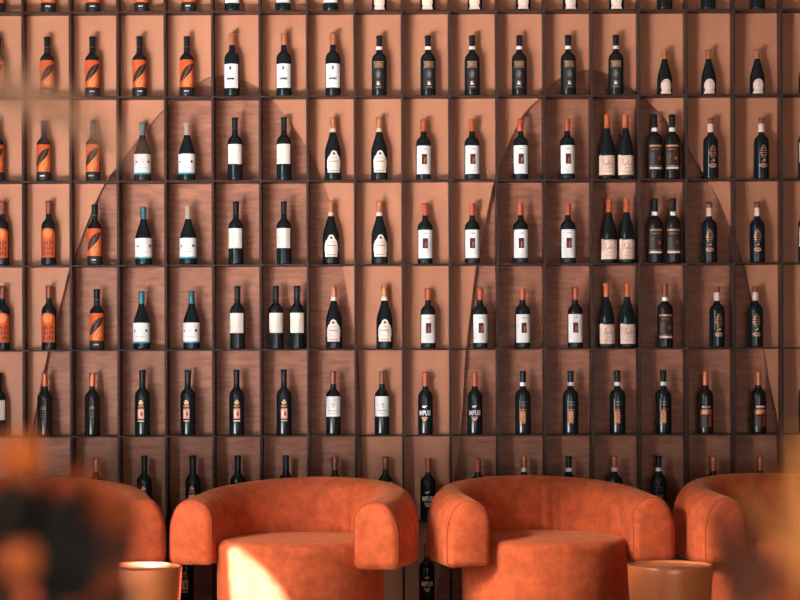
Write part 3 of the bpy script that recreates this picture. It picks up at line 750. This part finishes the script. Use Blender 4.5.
# ---------------------------------------------------------------- left wall with an opening cut to shape the sun patch, sun and added lights
SUN = Vector((.52, .80, -.40)).normalized()
def back_to_wall(p):
    t = (p.x - XL) / SUN.x; q = p - SUN * t; return (q.y, q.z)
def drum_pt(px, py, cx, cd, R=.367):
    """the point of the drum's front seen at a pixel"""
    c = Vector((wx(cx, cd - D), cd - D)); o = Vector((0, -D, CZ)); d = Vector(((px - VX) / F, 1, -(py - HY) / F))
    A = d.x ** 2 + d.y ** 2; B = 2 * ((o.x - c.x) * d.x + (o.y - c.y) * d.y); C = (o.x - c.x) ** 2 + (o.y - c.y) ** 2 - R * R
    t = (-B - math.sqrt(max(0, B * B - 4 * A * C))) / (2 * A); return o + d * t
def seat_pt(px, py, z=.484):
    o = Vector((0, -D, CZ)); d = Vector(((px - VX) / F, 1, -(py - HY) / F)); t = (z - CZ) / d.z; return o + d * t
patch = [drum_pt(a, b, 300, 8.8) for a, b in ((227.5, 551), (229, 547.5), (232, 546.5), (237, 549), (250, 559), (263, 571), (275, 585), (285, 600), (298, 640), (233, 640))]
holes = [[back_to_wall(p) for p in patch]]  # opening added in the wall, its outline shaped to cast the sun patch
def wall_with_holes():
    bm = bmesh.new()
    edges = []
    def loop(pts):
        vs = [bm.verts.new((XL, y, z)) for y, z in pts]
        for a, b in zip(vs, vs[1:] + vs[:1]): edges.append(bm.edges.new((a, b)))
    loop([(YF, 0), (YB, 0), (YB, ZC), (YF, ZC)])
    for h in holes: loop(h)
    bmesh.ops.triangle_fill(bm, use_beauty=True, use_dissolve=False, edges=edges)
    o = from_bm('wall_left', bm, M['plaster']); o['kind'] = 'structure'
wall_with_holes()
sun = bpy.data.lights.new('sun', 'SUN'); sun.energy = 48; sun.angle = math.radians(.5); sun.color = (1, .90, 1.2)
so = bpy.data.objects.new('sun', sun); COL.objects.link(so); so.rotation_euler = SUN.to_track_quat('-Z', 'Y').to_euler(); so.location = (-6, -9, 5)
def area(name, loc, target, sx, sy, power, col, spread=180):
    l = bpy.data.lights.new(name, 'AREA'); l.shape = 'RECTANGLE'; l.size = sx; l.size_y = sy; l.energy = power; l.color = col; l.spread = math.radians(spread)
    o = bpy.data.objects.new(name, l); COL.objects.link(o); o.location = loc
    o.rotation_euler = (Vector(target) - Vector(loc)).to_track_quat('-Z', 'Y').to_euler(); return o
area('low_rack_fill', (-2.65, -4.4, .32), (-.10, 0, 3.4), 2.4, .6, 75, (.95, .97, 1.0), 70)  # added area light low in mid-room, no fixture, brightens the rack from below
area('front_fill', (.8, -11.9, 1.1), (0, 0, 3.0), 5, 2.0, 80, (1, .97, .93), 100)  # added soft fill behind the camera; the front wall is solid
def spot(name, loc, target, power, angle, blend, rad, col):
    l = bpy.data.lights.new(name, 'SPOT'); l.energy = power; l.spot_size = math.radians(angle); l.spot_blend = blend; l.shadow_soft_size = rad; l.color = col
    o = bpy.data.objects.new(name, l); COL.objects.link(o); o.location = loc
    o.rotation_euler = (Vector(target) - Vector(loc)).to_track_quat('-Z', 'Y').to_euler(); return o
for (px, d, rho, lab), watts in zip(CHAIRS, (340, 560, 500, 480)):
    cx = wx(px, d - D)
    spot('chair_fill_spot', (min(-1.55, max(XL + .25, cx - 2.4)), -3.6, 2.05), (cx - .02, -1.60, .36), watts, 22, .8, .10, (1, .93, .84))  # added spot without a fixture, brightens one chair from the left
area('bottle_glint_strip', (XL + .3, -6.0, 2.45), (0, 0, 1.6), .35, 1.9, 24, (.70, .90, 1.0), 70)  # added strip for cool streaks on the bottles; no opening in the wall here

w = bpy.data.worlds.new('world'); S.world = w; w.use_nodes = True
bg = w.node_tree.nodes['Background']; bg.inputs[0].default_value = (.6, .7, .85, 1); bg.inputs[1].default_value = .3

# ---------------------------------------------------------------- camera
cam = bpy.data.cameras.new('camera'); co = bpy.data.objects.new('camera', cam); COL.objects.link(co)
co.matrix_world = Matrix.Translation((0, -D, CZ)) @ Matrix.Rotation(PI / 2, 4, 'X') @ Matrix.Rotation(-ROLL, 4, 'Z')
cam.sensor_width = 36; cam.lens = F / 800 * 36
cam.shift_x = (400 - VX) / 800; cam.shift_y = (HY - 300) / 800
cam.clip_start = .05
cam.dof.use_dof = True; cam.dof.focus_distance = 9.95; cam.dof.aperture_fstop = 3.6
S.camera = co
S.view_settings.view_transform = 'Standard'; S.view_settings.look = 'None'; S.view_settings.gamma = 1
S.view_settings.exposure = 0
try: S.view_settings.use_curve_mapping = False
except Exception: pass
